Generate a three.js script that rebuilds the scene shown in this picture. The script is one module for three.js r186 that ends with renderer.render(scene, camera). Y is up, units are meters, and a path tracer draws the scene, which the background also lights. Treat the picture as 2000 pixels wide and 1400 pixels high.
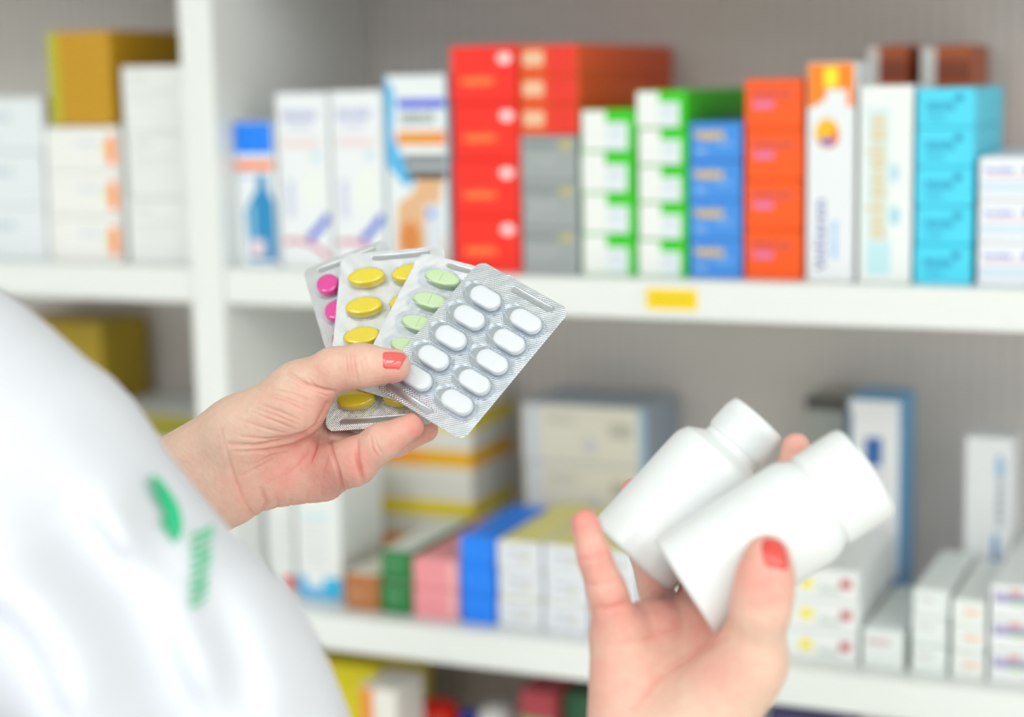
import * as THREE from 'three';
import { RectAreaLightUniformsLib } from 'three/addons/lights/RectAreaLightUniformsLib.js';
import { mergeGeometries } from 'three/addons/utils/BufferGeometryUtils.js';
import { createNoise3D } from 'simplex-noise';

// ------------------------------------------------------------------ camera, lights, exposure
const scene = new THREE.Scene();
scene.background = new THREE.Color(0x000000);
const F = 3500, CX = 1000, CY = 700;                       // focal length and centre in pixels of the 2000 x 1400 frame
const camera = new THREE.PerspectiveCamera(2 * Math.atan(700 / F) * 180 / Math.PI, 2000 / 1400, 0.05, 30);
camera.position.set(0, 1.5, 0);
camera.rotation.order = 'YXZ';
camera.rotation.set(-8.8 * Math.PI / 180, 23.7 * Math.PI / 180, -1.15 * Math.PI / 180);
camera.focus = 1.0;
camera.userData.fStop = 2.9;
camera.updateMatrixWorld(true);
const renderer = new THREE.WebGLRenderer({ antialias: true });
renderer.toneMapping = THREE.LinearToneMapping;
renderer.toneMappingExposure = 0.405;
renderer.shadowMap.enabled = true;
RectAreaLightUniformsLib.init();
const LAMP_COLOR = new THREE.Color(0.97, 1.0, 0.985), LAMP_POWER = 13;
const LAMPS = [[-1.2, 1.2], [0.4, 1.2], [2.0, 0.6], [3.0, 0.0], [-1.2, 2.6], [0.4, 2.6], [2.0, 2.2], [3.0, 1.8]];   // x, z of the ceiling panels
const CEIL = 2.8;
for (const [x, z] of LAMPS) {
  const l = new THREE.RectAreaLight(LAMP_COLOR, LAMP_POWER, 0.6, 1.2);
  l.position.set(x, CEIL - 0.03, z); l.rotation.x = -Math.PI / 2; l.name = 'panel_light'; scene.add(l);
}

// ------------------------------------------------------------------ helpers
let seed = 7;
const rnd = () => { seed = (seed * 1664525 + 1013904223) >>> 0; return seed / 4294967296; };
const noise3 = createNoise3D(rnd);
const V = (x, y, z) => new THREE.Vector3(x, y, z);
const CAM = camera.matrixWorld.clone(), CAMI = CAM.clone().invert();
const camPoint = (px, py, z) => V((px - CX) / F * z, -(py - CY) / F * z, -z);       // camera axes, metres
const at = (px, py, z) => camPoint(px, py, z).applyMatrix4(CAM);                     // world
const onZ = (px, py, zw) => { const d = at(px, py, 1).sub(camera.position); return d.multiplyScalar((zw - camera.position.z) / d.z).add(camera.position); };
const taken = {};
const numbered = (n) => { const k = taken[n] = (taken[n] ?? -1) + 1; return k ? n + '_' + String(k).padStart(3, '0') : n; };
function tag(o, label, category, group) { o.userData.label = label; o.userData.category = category; if (group) o.userData.group = group; return o; }
function top(o, name) { o.name = numbered(name); scene.add(o); return o; }
function mesh(name, geo, mat, parent) { const m = new THREE.Mesh(geo, mat); m.name = name; m.castShadow = m.receiveShadow = true; if (parent) parent.add(m); return m; }
const std = (color, roughness = 0.6, extra = {}) => new THREE.MeshPhysicalMaterial({ color, roughness, ...extra });
function canvasTex(w, h, draw) {
  const c = document.createElement('canvas'); c.width = w; c.height = h;
  const g = c.getContext('2d'); draw(g, w, h);
  const t = new THREE.CanvasTexture(c); t.colorSpace = THREE.SRGBColorSpace; t.magFilter = THREE.LinearFilter; t.anisotropy = 8; return t;
}
function dataTex(n, fn) {
  const d = new Uint8Array(n * n * 4);
  for (let y = 0; y < n; y++) for (let x = 0; x < n; x++) { const v = fn(x / n, y / n), i = (y * n + x) * 4; d[i] = d[i + 1] = d[i + 2] = Math.max(0, Math.min(255, v * 255)); d[i + 3] = 255; }
  const t = new THREE.DataTexture(d, n, n); t.magFilter = THREE.LinearFilter; t.wrapS = t.wrapT = THREE.RepeatWrapping; t.needsUpdate = true; return t;
}
// marks of small print that the photograph shows but does not let one read
function print(g, x, y, w, h, color, n = 9) {
  g.fillStyle = color; g.globalAlpha = 0.4; g.fillRect(x, y, w * 0.98, h); g.globalAlpha = 1;
  const s = w / n;
  for (let i = 0; i < n; i++) {
    const tall = rnd() < 0.3 ? 1.35 : 1, k = Math.floor(rnd() * 3);
    g.fillRect(x + i * s, y - h * (tall - 1), s * 0.26, h * tall);
    if (k !== 1) g.fillRect(x + i * s, y + (k ? h * 0.42 : 0), s * 0.66, h * 0.2);
    if (k < 2) g.fillRect(x + i * s, y + h * 0.8, s * 0.66, h * 0.2);
    if (k !== 2) g.fillRect(x + i * s + s * 0.44, y + h * 0.1, s * 0.26, h * 0.9);
  }
}

// ------------------------------------------------------------------ room
const ZF = at(1620, 549, 1.5).z;            // plane of the box fronts on the upper shelf
const ZS = ZF + 0.026;                      // front edge of the shelves
const YU = at(1620, 549, 1.5).y;            // top of the upper shelf
const YL = onZ(1147, 1260, ZS).y;           // top of the shelf below
const SHELF_T = 0.034, GAP = YU - YL, DEPTH = 0.32, ZB = ZS - DEPTH;
const XD0 = onZ(378, 640, ZS).x, XD1 = onZ(440, 640, ZS).x;      // the divider's front edge
const RX0 = -2.6, RX1 = 3.6, RZ0 = ZB - 0.05, RZ1 = 3.4;
const wallMat = std(0xf1f2f0, 0.85), ceilMat = std(0xf6f6f4, 0.9);
function structure(name, w, h, d, x, y, z, mat) { const m = mesh(name, new THREE.BoxGeometry(w, h, d), mat); m.position.set(x, y, z); m.userData.kind = 'structure'; scene.add(m); return m; }
const rw = RX1 - RX0 + 0.2, rd = RZ1 - RZ0, rcx = (RX0 + RX1) / 2, rcz = (RZ0 + RZ1) / 2;
const tileTex = canvasTex(512, 512, (g, w, h) => { g.fillStyle = '#dcdad4'; g.fillRect(0, 0, w, h); for (let i = 0; i < 5000; i++) { const v = 200 + rnd() * 40; g.fillStyle = `rgba(${v},${v},${v - 4},0.5)`; g.fillRect(rnd() * w, rnd() * h, 2 + rnd() * 3, 2 + rnd() * 3); } });
tileTex.wrapS = tileTex.wrapT = THREE.RepeatWrapping; tileTex.repeat.set(6, 6);
structure('floor', rw, 0.1, rd + 0.2, rcx, -0.05, rcz, std(0xffffff, 0.45, { map: tileTex }));
structure('ceiling', rw, 0.1, rd + 0.2, rcx, CEIL + 0.05, rcz, ceilMat);
structure('wall_back', rw, CEIL, 0.1, rcx, CEIL / 2, RZ0 - 0.05, wallMat);
structure('wall_front', rw, CEIL, 0.1, rcx, CEIL / 2, RZ1 + 0.05, wallMat);
structure('wall_left', 0.1, CEIL, rd, RX0 - 0.05, CEIL / 2, rcz, wallMat);
structure('wall_right', 0.1, CEIL, rd, RX1 + 0.05, CEIL / 2, rcz, wallMat);
{
  const glow = std(0xffffff, 0.5, { emissive: LAMP_COLOR, emissiveIntensity: 6 }), rim = std(0xf4f4f4, 0.4);
  for (const [x, z] of LAMPS) {
    const g = top(new THREE.Group(), 'ceiling_light'); g.position.set(x, CEIL, z);
    tag(g, 'white rectangular light panel set in the ceiling', 'ceiling light', 'light panels in the ceiling');
    const p = mesh('diffuser', new THREE.BoxGeometry(0.6, 0.012, 1.2), glow, g); p.position.y = -0.008;
    for (const s of [-1, 1]) { mesh('frame', new THREE.BoxGeometry(0.02, 0.022, 1.24), rim, g).position.set(s * 0.31, -0.011, 0); mesh('frame', new THREE.BoxGeometry(0.6, 0.022, 0.02), rim, g).position.set(0, -0.011, s * 0.61); }
  }
}

// ------------------------------------------------------------------ shelving unit
function chamferBox(w, h, d, c = 0.0008) {            // base at y = 0, centred in x, front face at z = 0, back at -d; groups 0 front, 1 sides and edges, 2 top and bottom
  const P = [], U = [], G = [[], [], []];
  const X = w / 2, corner = (sx, sy, sz, ax) => V(sx * (X - (ax === 0 ? 0 : c)), h / 2 + sy * (h / 2 - (ax === 1 ? 0 : c)), -d / 2 + sz * (d / 2 - (ax === 2 ? 0 : c)));
  const tri = (g, a, b, cc, ua, ub, uc) => { const n = P.length / 3; for (const p of [a, b, cc]) P.push(p.x, p.y, p.z); for (const u of [ua, ub, uc]) U.push(...u); G[g].push(n, n + 1, n + 2); };
  const mid = V(0, h / 2, -d / 2);
  const quad = (g, pts, uv) => {
    const n = pts[1].clone().sub(pts[0]).cross(pts[2].clone().sub(pts[0])), ctr = pts[0].clone().add(pts[2]).multiplyScalar(0.5).sub(mid);
    const o = n.dot(ctr) < 0 ? [0, 3, 2, 1] : [0, 1, 2, 3];
    tri(g, pts[o[0]], pts[o[1]], pts[o[2]], uv[o[0]], uv[o[1]], uv[o[2]]); tri(g, pts[o[0]], pts[o[2]], pts[o[3]], uv[o[0]], uv[o[2]], uv[o[3]]);
  };
  const Q = [[0, 0], [1, 0], [1, 1], [0, 1]], S = [[-1, -1], [1, -1], [1, 1], [-1, 1]];
  for (const s of [-1, 1]) {
    quad(s > 0 ? 0 : 1, S.map(([a, b]) => corner(a, b, s, 2)), s > 0 ? Q : Q);
    quad(1, S.map(([a, b]) => corner(s, b, -a * s, 0)), Q);
    quad(2, S.map(([a, b]) => corner(a, s, -b, 1)), Q);
  }
  for (const s of [-1, 1]) for (const t of [-1, 1]) {
    quad(1, [corner(s, -1, t, 0), corner(s, 1, t, 0), corner(s, 1, t, 2), corner(s, -1, t, 2)], [[0, 0], [0, 1], [0, 1], [0, 0]]);
    quad(1, [corner(-1, s, t, 1), corner(1, s, t, 1), corner(1, s, t, 2), corner(-1, s, t, 2)], [[0, s > 0 ? 1 : 0], [1, s > 0 ? 1 : 0], [1, s > 0 ? 1 : 0], [0, s > 0 ? 1 : 0]]);
    quad(1, [corner(s, t, -1, 0), corner(s, t, 1, 0), corner(s, t, 1, 1), corner(s, t, -1, 1)], [[0, 0], [1, 0], [1, 0], [0, 0]]);
  }
  const g = new THREE.BufferGeometry();
  g.setAttribute('position', new THREE.Float32BufferAttribute(P, 3)); g.setAttribute('uv', new THREE.Float32BufferAttribute(U, 2));
  g.setIndex([...G[0], ...G[1], ...G[2]]);
  g.addGroup(0, G[0].length, 0); g.addGroup(G[0].length, G[1].length, 1); g.addGroup(G[0].length + G[1].length, G[2].length, 2);
  g.computeVertexNormals(); return g;
}
const panelMat = std(0xeef1ef, 0.38), ribTex = canvasTex(64, 8, (g, w, h) => { g.fillStyle = '#e4ddd9'; g.fillRect(0, 0, w, h); g.fillStyle = '#d9d0cd'; g.fillRect(0, 0, 20, h); });
ribTex.wrapS = ribTex.wrapT = THREE.RepeatWrapping; ribTex.repeat.set(260, 1);
const backMat = std(0xffffff, 0.7, { map: ribTex });
const UX0 = -2.3, UX1 = 1.55, UTOP = YU + 2 * GAP;
const unit = top(new THREE.Group(), 'shelving_unit'); unit.position.set(0, 0, ZS);
tag(unit, 'white pharmacy shelving unit with a grey back panel, holding rows of medicine cartons', 'shelving');
{
  const part = (name, x0, x1, y0, y1, z0, z1, mat = panelMat) => { const m = mesh(name, chamferBox(x1 - x0, y1 - y0, z1 - z0, 0.0015), mat, unit); m.position.set((x0 + x1) / 2, y0, z1); return m; };
  const bottom = YU - 3 * GAP;
  for (let k = -3; k <= 1; k++) {
    const y = YU + k * GAP;
    part('shelf', UX0 + 0.03, XD0 - 0.0005, y - SHELF_T, y, -DEPTH + 0.012, 0);
    part('shelf', XD1 + 0.0005, UX1 - 0.03, y - SHELF_T, y, -DEPTH + 0.012, 0);
  }
  part('divider', XD0, XD1, 0, UTOP, -DEPTH + 0.012, 0.002);
  part('side_panel', UX0, UX0 + 0.03, 0, UTOP, -DEPTH + 0.012, 0.002);
  part('side_panel', UX1 - 0.03, UX1, 0, UTOP, -DEPTH + 0.012, 0.002);
  part('top_board', UX0, UX1, UTOP, UTOP + 0.035, -DEPTH + 0.012, 0.004);
  part('back_panel', UX0, UX1, 0, UTOP, -DEPTH, -DEPTH + 0.0115, backMat);
  part('plinth', UX0 + 0.03, XD0 - 0.001, 0, bottom - SHELF_T - 0.001, -0.05, -0.03); part('plinth', XD1 + 0.001, UX1 - 0.03, 0, bottom - SHELF_T - 0.001, -0.05, -0.03);
  const a = onZ(1263, 563, ZS), b = onZ(1362, 606, ZS);
  const lab = mesh('price_label', chamferBox(b.x - a.x, a.y - b.y, 0.0012, 0.0003), [std(0xffffff, 0.5, { map: canvasTex(256, 128, (g, w, h) => { g.fillStyle = '#ffdb00'; g.fillRect(0, 0, w, h); print(g, 22, 50, 210, 26, '#d9b200', 13); }) }), std(0xffdb00, 0.5), std(0xffdb00, 0.5)], unit);
  lab.position.set((a.x + b.x) / 2, b.y, 0.0014); lab.userData.label = 'bright yellow price label on the shelf edge';
}

// ------------------------------------------------------------------ cartons
const ORD = ['bottom', 'second', 'third', 'fourth', 'fifth', 'sixth'];
const box = (kind) => std(0xffffff, 0.42, { map: canvasTex(kind.w ?? 256, kind.h ?? 192, kind.draw) });
let boardColor;                               // the colour of the board a carton is made of: the ground its front is printed on
function fill(g, w, h, c) { g.fillStyle = c; g.fillRect(0, 0, w, h); boardColor = c; }
const rect = (g, c, x, y, w, h) => { g.fillStyle = c; g.fillRect(x, y, w, h); };
function oval(g, c, x, y, rx, ry) { g.fillStyle = c; g.beginPath(); g.ellipse(x, y, rx, ry, 0, 0, 7); g.fill(); }
// a stack of n cartons whose front face spans pixels pl..pr and reaches up to pixel row pt, standing on height y0 with its front `back` behind the shelf edge
function stack(o) {
  const zf = ZS - (o.back ?? 0.026), y0 = (o.y0 ?? YU) + 0.0003;
  let a = onZ(o.pl, o.pt, zf), b = onZ(o.pr, o.pt, zf);
  const yb = o.pb ? onZ((o.pl + o.pr) / 2, o.pb, zf).y : null;
  const midTop = onZ((o.pl + o.pr) / 2, o.pt, zf).y, H = o.height ?? midTop - y0;
  // horizontal extent read at half height
  const pm = o.pm ?? o.pt + 60; a = onZ(o.pl, pm, zf); b = onZ(o.pr, pm, zf);
  const n = o.n ?? 1, w = b.x - a.x - 0.0012, h = H / n, d = Math.min(o.depth ?? 0.15, zf - ZB - 0.016);
  const geo = chamferBox(w, h - 0.0004, d), front = box(o), board = boardColor, mats = [front, o.sideDraw ? std(0xffffff, 0.45, { map: canvasTex(128, 64, o.sideDraw) }) : std(o.side ?? board, 0.45), std(o.topc ?? o.side ?? board, 0.45)];
  const made = [];
  for (let k = 0; k < n; k++) {
    const m = new THREE.Mesh(geo, mats); m.castShadow = m.receiveShadow = true;
    const j = n > 1 && k ? 1 : 0;
    m.position.set((a.x + b.x) / 2 + j * (rnd() - 0.5) * 0.0012, y0 + k * h, zf - j * rnd() * 0.003);
    m.rotation.y = o.turn ?? 0;
    top(m, o.name ?? 'medicine_carton');
    const where = n === 1 ? o.where ?? '' : k === n - 1 ? ', topmost of its stack' : k === 0 ? ', bottom of its stack' : `, ${ORD[k]} up in its stack`;
    tag(m, o.label + where, o.cat ?? 'carton', n > 1 ? o.group : o.group);
    made.push(m);
  }
  return made;
}
const white = '#f4f6f6';
// --- upper shelf, right of the divider
stack({ pl: 456, pr: 535, pt: 236, n: 1, depth: 0.12, w: 192, h: 512, label: 'white carton with blue lid, orange band and a blue bottle print',
  draw: (g, w, h) => { fill(g, w, h, '#f2f6fa'); rect(g, '#0b86ff', 0, 0, w, h * 0.22); rect(g, '#ff7a2a', 0, h * 0.27, w, h * 0.06); print(g, 14, h * 0.36, w * 0.4, 12, '#8fb4e8', 7);
    g.fillStyle = '#1f8fc8'; g.beginPath(); g.moveTo(w * 0.55, h * 0.36); g.lineTo(w * 0.8, h * 0.36); g.lineTo(w * 0.82, h * 0.46); g.lineTo(w, h * 0.56); g.lineTo(w, h * 0.97); g.lineTo(w * 0.28, h * 0.97); g.lineTo(w * 0.2, h * 0.62); g.lineTo(w * 0.55, h * 0.46); g.fill();
    rect(g, '#9fcfe6', w * 0.32, h * 0.58, w * 0.12, h * 0.3); rect(g, '#f3dfe6', w * 0.3, h * 0.82, w * 0.4, h * 0.12); } });
for (const [i, [pl, pr]] of [[538, 641], [644, 747]].entries()) stack({ pl, pr, pt: i ? 176 : 180, n: 1, depth: 0.11, w: 224, h: 640, group: 'white swoosh cartons',
  label: i ? 'white carton with purple print and swoosh, beside the carton with torso print' : 'white carton with purple print and swoosh, beside the blue-lidded carton',
  draw: (g, w, h) => { fill(g, w, h, '#f1f4f8'); print(g, w * 0.12, h * 0.1, w * 0.7, h * 0.055, '#b4b8e0', 6); print(g, w * 0.2, h * 0.18, w * 0.5, h * 0.025, '#c9cbe6', 8); rect(g, '#f3dfe0', w * 0.08, h * 0.26, w * 0.75, h * 0.05);
    oval(g, '#cfe8f6', w * 0.75, h * 0.36, w * 0.1, h * 0.03); rect(g, '#d3d8ee', w * 0.14, h * 0.5, w * 0.16, h * 0.22); oval(g, '#f3f7f2', w * 0.66, h * 0.55, w * 0.24, h * 0.12);
    g.lineWidth = h * 0.046; g.strokeStyle = '#2f58d8'; g.beginPath(); g.moveTo(w * 0.55, h * 0.84); g.quadraticCurveTo(w * 0.8, h * 0.78, w * 0.97, h * 0.7); g.stroke();
    g.strokeStyle = '#d9698f'; g.lineWidth = h * 0.026; g.beginPath(); g.moveTo(w * 0.05, h * 0.86); g.quadraticCurveTo(w * 0.6, h * 0.82, w * 0.98, h * 0.96); g.stroke(); } });
stack({ pl: 750, pr: 871, pt: 145, n: 1, depth: 0.1, side: 0xbfe3f7, w: 256, h: 768, label: 'tall carton printed with a bare torso, blue bar and orange band',
  draw: (g, w, h) => { fill(g, w, h, '#eef4f7'); g.fillStyle = '#58bdf2'; g.beginPath(); g.moveTo(0, 0); g.lineTo(w * 0.16, h * 0.08); g.lineTo(w * 0.1, h * 0.3); g.lineTo(w * 0.46, h * 0.56); g.lineTo(w * 0.3, h * 0.57); g.lineTo(0, h * 0.46); g.fill();
    rect(g, '#2a4fe6', w * 0.2, h * 0.12, w * 0.8, h * 0.045); print(g, w * 0.24, h * 0.19, w * 0.6, h * 0.055, '#8f9a9a', 7); rect(g, '#ff8a3d', w * 0.18, h * 0.285, w * 0.82, h * 0.07); print(g, w * 0.24, h * 0.3, w * 0.65, h * 0.04, '#e0b13a', 8);
    rect(g, '#6a7074', w * 0.28, h * 0.41, w * 0.72, h * 0.05); rect(g, '#34383c', w * 0.34, h * 0.48, w * 0.66, h * 0.05);
    g.fillStyle = '#e9b98d'; g.beginPath(); g.moveTo(w * 0.5, h * 0.53); g.lineTo(w * 0.95, h * 0.53); g.lineTo(w * 0.88, h * 0.66); g.lineTo(w, h * 0.98); g.lineTo(w * 0.1, h * 0.98); g.lineTo(w * 0.16, h * 0.66); g.lineTo(w * 0.44, h * 0.6); g.fill();
    oval(g, '#e08a42', w * 0.36, h * 0.84, w * 0.18, h * 0.09); rect(g, '#dfe6f2', w * 0.62, h * 0.66, w * 0.3, h * 0.32); oval(g, '#6c9be8', w * 0.72, h * 0.71, w * 0.07, h * 0.024); } });
stack({ pl: 879, pr: 1010, pt: 88, n: 4, depth: 0.16, w: 320, h: 256, group: 'red cartons', label: 'red carton with gold lettering and a white oval',
  draw: (g, w, h) => { fill(g, w, h, '#ff2511'); print(g, w * 0.16, h * 0.56, w * 0.52, h * 0.13, '#ffa04a', 7); oval(g, '#ffe4e6', w * 0.83, h * 0.22, w * 0.11, h * 0.1); } });
const grey = stack({ pl: 1016, pr: 1129, pt: 264, n: 3, depth: 0.15, w: 256, h: 192, group: 'grey cartons', label: 'grey carton with dark stripe and yellow mark',
  draw: (g, w, h) => { fill(g, w, h, '#a3a9ab'); rect(g, '#8b9596', 0, h * 0.12, w * 0.7, h * 0.13); g.fillStyle = '#7e898b'; g.fillRect(w * 0.08, h * 0.14, w * 0.5, h * 0.1); rect(g, '#c3b84a', w * 0.7, h * 0.12, w * 0.2, h * 0.14); print(g, w * 0.14, h * 0.5, w * 0.5, h * 0.1, '#b4babb', 10); } });
{
  const y0 = onZ(1072, 264, ZF).y + 0.0002;
  stack({ pl: 1013, pr: 1129, pt: 86, y0, n: 3, depth: 0.26, w: 320, h: 192, group: 'orange cartons on the grey ones', label: 'orange-red carton with cream patch, above the grey cartons',
    draw: (g, w, h) => { fill(g, w, h, '#f25a1c'); rect(g, '#f0301a', w * 0.45, 0, w * 0.55, h); rect(g, '#f3c9a4', w * 0.05, h * 0.2, w * 0.36, h * 0.5); } });
}
const greenDraw = (g, w, h) => { fill(g, w, h, '#f3f5f4'); rect(g, '#35cf14', w * 0.46, 0, w * 0.54, h); rect(g, '#e6eef6', w * 0.46, h * 0.3, w * 0.42, h * 0.7); print(g, w * 0.52, h * 0.5, w * 0.26, h * 0.1, '#ccd6e2', 8); };
stack({ pl: 1133, pr: 1240, pt: 213, n: 4, depth: 0.16, side: 0x35cf14, w: 256, h: 192, group: 'white and green cartons beside the grey ones', label: 'white and green carton beside the grey cartons', draw: greenDraw });
stack({ pl: 1242, pr: 1342, pt: 176, n: 5, depth: 0.2, side: 0x35cf14, w: 256, h: 192, group: 'white and green cartons beside the blue ones', label: 'white and green carton beside the blue cartons', draw: greenDraw });
stack({ pl: 1345, pr: 1450, pt: 238, n: 4, depth: 0.15, w: 256, h: 192, group: 'blue cartons on the upper shelf', label: 'blue carton with yellow lettering',
  draw: (g, w, h) => { fill(g, w, h, '#4392ea'); print(g, w * 0.1, h * 0.22, w * 0.58, h * 0.22, '#ffc24a', 6); print(g, w * 0.45, h * 0.5, w * 0.4, h * 0.1, '#86b8f2', 8); print(g, w * 0.12, h * 0.68, w * 0.2, h * 0.14, '#9cc2ef', 3); } });
stack({ pl: 1453, pr: 1569, pt: 153, n: 4, depth: 0.15, w: 320, h: 256, group: 'orange cartons on the upper shelf', label: 'orange carton with purple lettering',
  draw: (g, w, h) => { fill(g, w, h, '#ff5c0c'); g.fillStyle = '#b0486a'; g.font = `bold ${h * 0.22}px sans-serif`; g.fillText('Voltaren', w * 0.1, h * 0.36, w * 0.8); rect(g, '#e879b4', w * 0.14, h * 0.44, w * 0.36, h * 0.14); } });
stack({ pl: 1575, pr: 1671, pt: 120, n: 1, depth: 0.06, w: 256, h: 1024, label: 'tall white carton with an orange top, ball emblem and vertical lettering',
  draw: (g, w, h) => { fill(g, w, h, '#eff2f7'); rect(g, '#ff8a12', 0, 0, w, h * 0.2); rect(g, '#f4ee30', w * 0.35, h * 0.02, w * 0.3, h * 0.09); g.fillStyle = '#eff2f7'; g.beginPath(); g.moveTo(0, h * 0.3); g.quadraticCurveTo(0, h * 0.2, w * 0.4, h * 0.16); g.lineTo(w * 0.4, h * 0.12); g.lineTo(w * 0.84, h * 0.12); g.lineTo(w * 0.9, h * 0.3); g.lineTo(w, h * 0.4); g.lineTo(w, h * 0.5); g.lineTo(0, h * 0.5); g.fill();
    oval(g, '#ffb60d', w * 0.42, h * 0.32, w * 0.26, h * 0.068); oval(g, '#f57a12', w * 0.5, h * 0.335, w * 0.18, h * 0.05); oval(g, '#ffc21a', w * 0.38, h * 0.3, w * 0.2, h * 0.04); oval(g, '#5a6fe0', w * 0.42, h * 0.36, w * 0.15, h * 0.016);
    g.save(); g.translate(w * 0.4, h * 0.955); g.rotate(-Math.PI / 2); g.fillStyle = '#4a5fa8'; g.font = `bold ${w * 0.32}px sans-serif`; g.fillText('Voltaren', 0, 0, h * 0.45); g.restore();
    g.save(); g.translate(w * 0.66, h * 0.9); g.rotate(-Math.PI / 2); print(g, 0, -w * 0.12, h * 0.18, w * 0.12, '#8fc4f6', 7); g.restore(); } });
stack({ pl: 1677, pr: 1784, pt: 166, n: 1, depth: 0.08, w: 256, h: 896, label: 'tall white carton with pale gold vertical print and pale blue patches',
  draw: (g, w, h) => { fill(g, w, h, '#f3f6f6'); rect(g, '#dff0f4', w * 0.1, h * 0.1, w * 0.5, h * 0.85); rect(g, '#c6ecf4', w * 0.16, h * 0.8, w * 0.46, h * 0.17); g.save(); g.translate(w * 0.52, h * 0.78); g.rotate(-Math.PI / 2); print(g, 0, -w * 0.3, h * 0.66, w * 0.28, '#e3cfa6', 9); g.restore(); oval(g, '#bfe3ee', w * 0.68, h * 0.44, w * 0.1, h * 0.05); oval(g, '#a9dcec', w * 0.7, h * 0.66, w * 0.1, h * 0.05); } });
stack({ pl: 1788, pr: 1904, pt: 171, n: 5, depth: 0.15, w: 320, h: 224, group: 'cyan cartons', label: 'cyan carton with dark blue print',
  draw: (g, w, h) => { fill(g, w, h, '#4fdcfb'); print(g, w * 0.16, h * 0.36, w * 0.52, h * 0.2, '#2796c4', 7); print(g, w * 0.16, h * 0.68, w * 0.34, h * 0.14, '#35abd3', 5); oval(g, '#1a7fb0', w * 0.74, h * 0.24, w * 0.08, h * 0.09); } });
stack({ pl: 1910, pr: 2088, pt: 306, n: 3, depth: 0.18, w: 512, h: 256, group: 'white cartons with blue lettering', label: 'white carton with blue lettering, beside the cyan cartons',
  draw: (g, w, h) => { fill(g, w, h, '#f1f4fb'); g.fillStyle = '#4a5fd8'; g.font = `bold ${h * 0.19}px sans-serif`; g.fillText('Fucidin', w * 0.06, h * 0.36, w * 0.38); print(g, w * 0.52, h * 0.2, w * 0.4, h * 0.16, '#4a5fd8', 8); rect(g, '#eebfcb', w * 0.06, h * 0.42, w * 0.88, h * 0.05); rect(g, '#d8e9f8', 0, h * 0.58, w, h * 0.24); } });
for (const [i, [pl, pr]] of [[1690, 1775], [1795, 1900]].entries()) stack({ pl, pr, pt: 88, back: 0.2, n: 1, depth: 0.09, side: 0xb5531a, label: i ? 'brown and orange carton standing behind the cyan cartons' : 'brown and orange carton standing behind the tall white cartons',
  draw: (g, w, h) => { fill(g, w, h, '#e0e0dd'); rect(g, '#b5531a', w * 0.3, 0, w * 0.7, h); rect(g, '#8b3a16', w * 0.3, h * 0.06, w * 0.7, h * 0.1); rect(g, '#e8a03a', w * 0.4, h * 0.2, w * 0.4, h * 0.05); } });
// --- upper shelf, left of the divider
{
  const s = stack({ pl: 236, pr: 366, pt: 128, n: 3, depth: 0.2, w: 256, h: 224, group: 'large pale cartons by the divider', label: 'large pale grey-white carton beside the divider',
    draw: (g, w, h) => { fill(g, w, h, '#eef1f0'); print(g, w * 0.12, h * 0.14, w * 0.3, h * 0.06, '#d4d8d6', 9); print(g, w * 0.1, h * 0.36, w * 0.66, h * 0.06, '#dfe3e1', 14); print(g, w * 0.1, h * 0.5, w * 0.4, h * 0.05, '#e2e6e4', 9); } });
  const b = stack({ pl: 86, pr: 232, pt: 247, n: 3, depth: 0.2, w: 256, h: 160, group: 'white cartons with an orange edge', label: 'flat white carton with an orange printed edge',
    draw: (g, w, h) => { fill(g, w, h, '#f4f4f2'); print(g, w * 0.4, h * 0.3, w * 0.36, h * 0.12, '#d8dfee', 8); rect(g, '#ff8a2a', w * 0.84, h * 0.2, w * 0.12, h * 0.66); oval(g, '#e8ec8a', w * 0.8, h * 0.5, w * 0.03, h * 0.12); } });
  const y0 = onZ(159, 247, ZF).y + 0.0003;
  stack({ pl: 92, pr: 216, pt: 60, y0, n: 1, depth: 0.18, label: 'dark mustard carton lying on flat white cartons', draw: (g, w, h) => { fill(g, w, h, '#c79406'); rect(g, '#b8b81c', 0, 0, w * 0.16, h); } });
  stack({ pl: -70, pr: 80, pt: 190, n: 3, depth: 0.2, group: 'pale blue cartons', label: 'pale blue-white carton beside the flat white ones', draw: (g, w, h) => { fill(g, w, h, '#e9eff4'); print(g, w * 0.1, h * 0.3, w * 0.5, h * 0.12, '#b9c8dc', 9); } });
}
// --- shelf below, right of the divider
const lower = (o) => stack({ y0: YL, pm: 1150, ...o });
lower({ pl: 524, pr: 577, pt: 925, back: 0.05, n: 1, depth: 0.09, w: 256, h: 512, label: 'white carton with grey print and a red foot',
  draw: (g, w, h) => { fill(g, w, h, '#eff2f1'); for (let i = 0; i < 7; i++) print(g, w * 0.4, h * (0.38 + i * 0.055), w * 0.5, h * 0.018, '#d3d6d8', 16); rect(g, '#e8402e', w * 0.6, h * 0.85, w * 0.4, h * 0.12); } });
lower({ pl: 581, pr: 669, pt: 930, back: 0.045, n: 1, depth: 0.09, w: 192, h: 512, label: 'white carton with grey print and a blue foot',
  draw: (g, w, h) => { fill(g, w, h, '#eff2f1'); rect(g, '#cfeaf4', w * 0.15, h * 0.3, w * 0.6, h * 0.05); for (let i = 0; i < 7; i++) print(g, w * 0.12, h * (0.38 + i * 0.055), w * 0.6, h * 0.018, '#cfd3d6', 14); rect(g, '#58b9f0', 0, h * 0.82, w, h * 0.18); rect(g, '#f2f5f8', w * 0.2, h * 0.82, w * 0.4, h * 0.09); rect(g, '#12c5f5', w * 0.64, h * 0.84, w * 0.32, h * 0.12); } });
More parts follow.
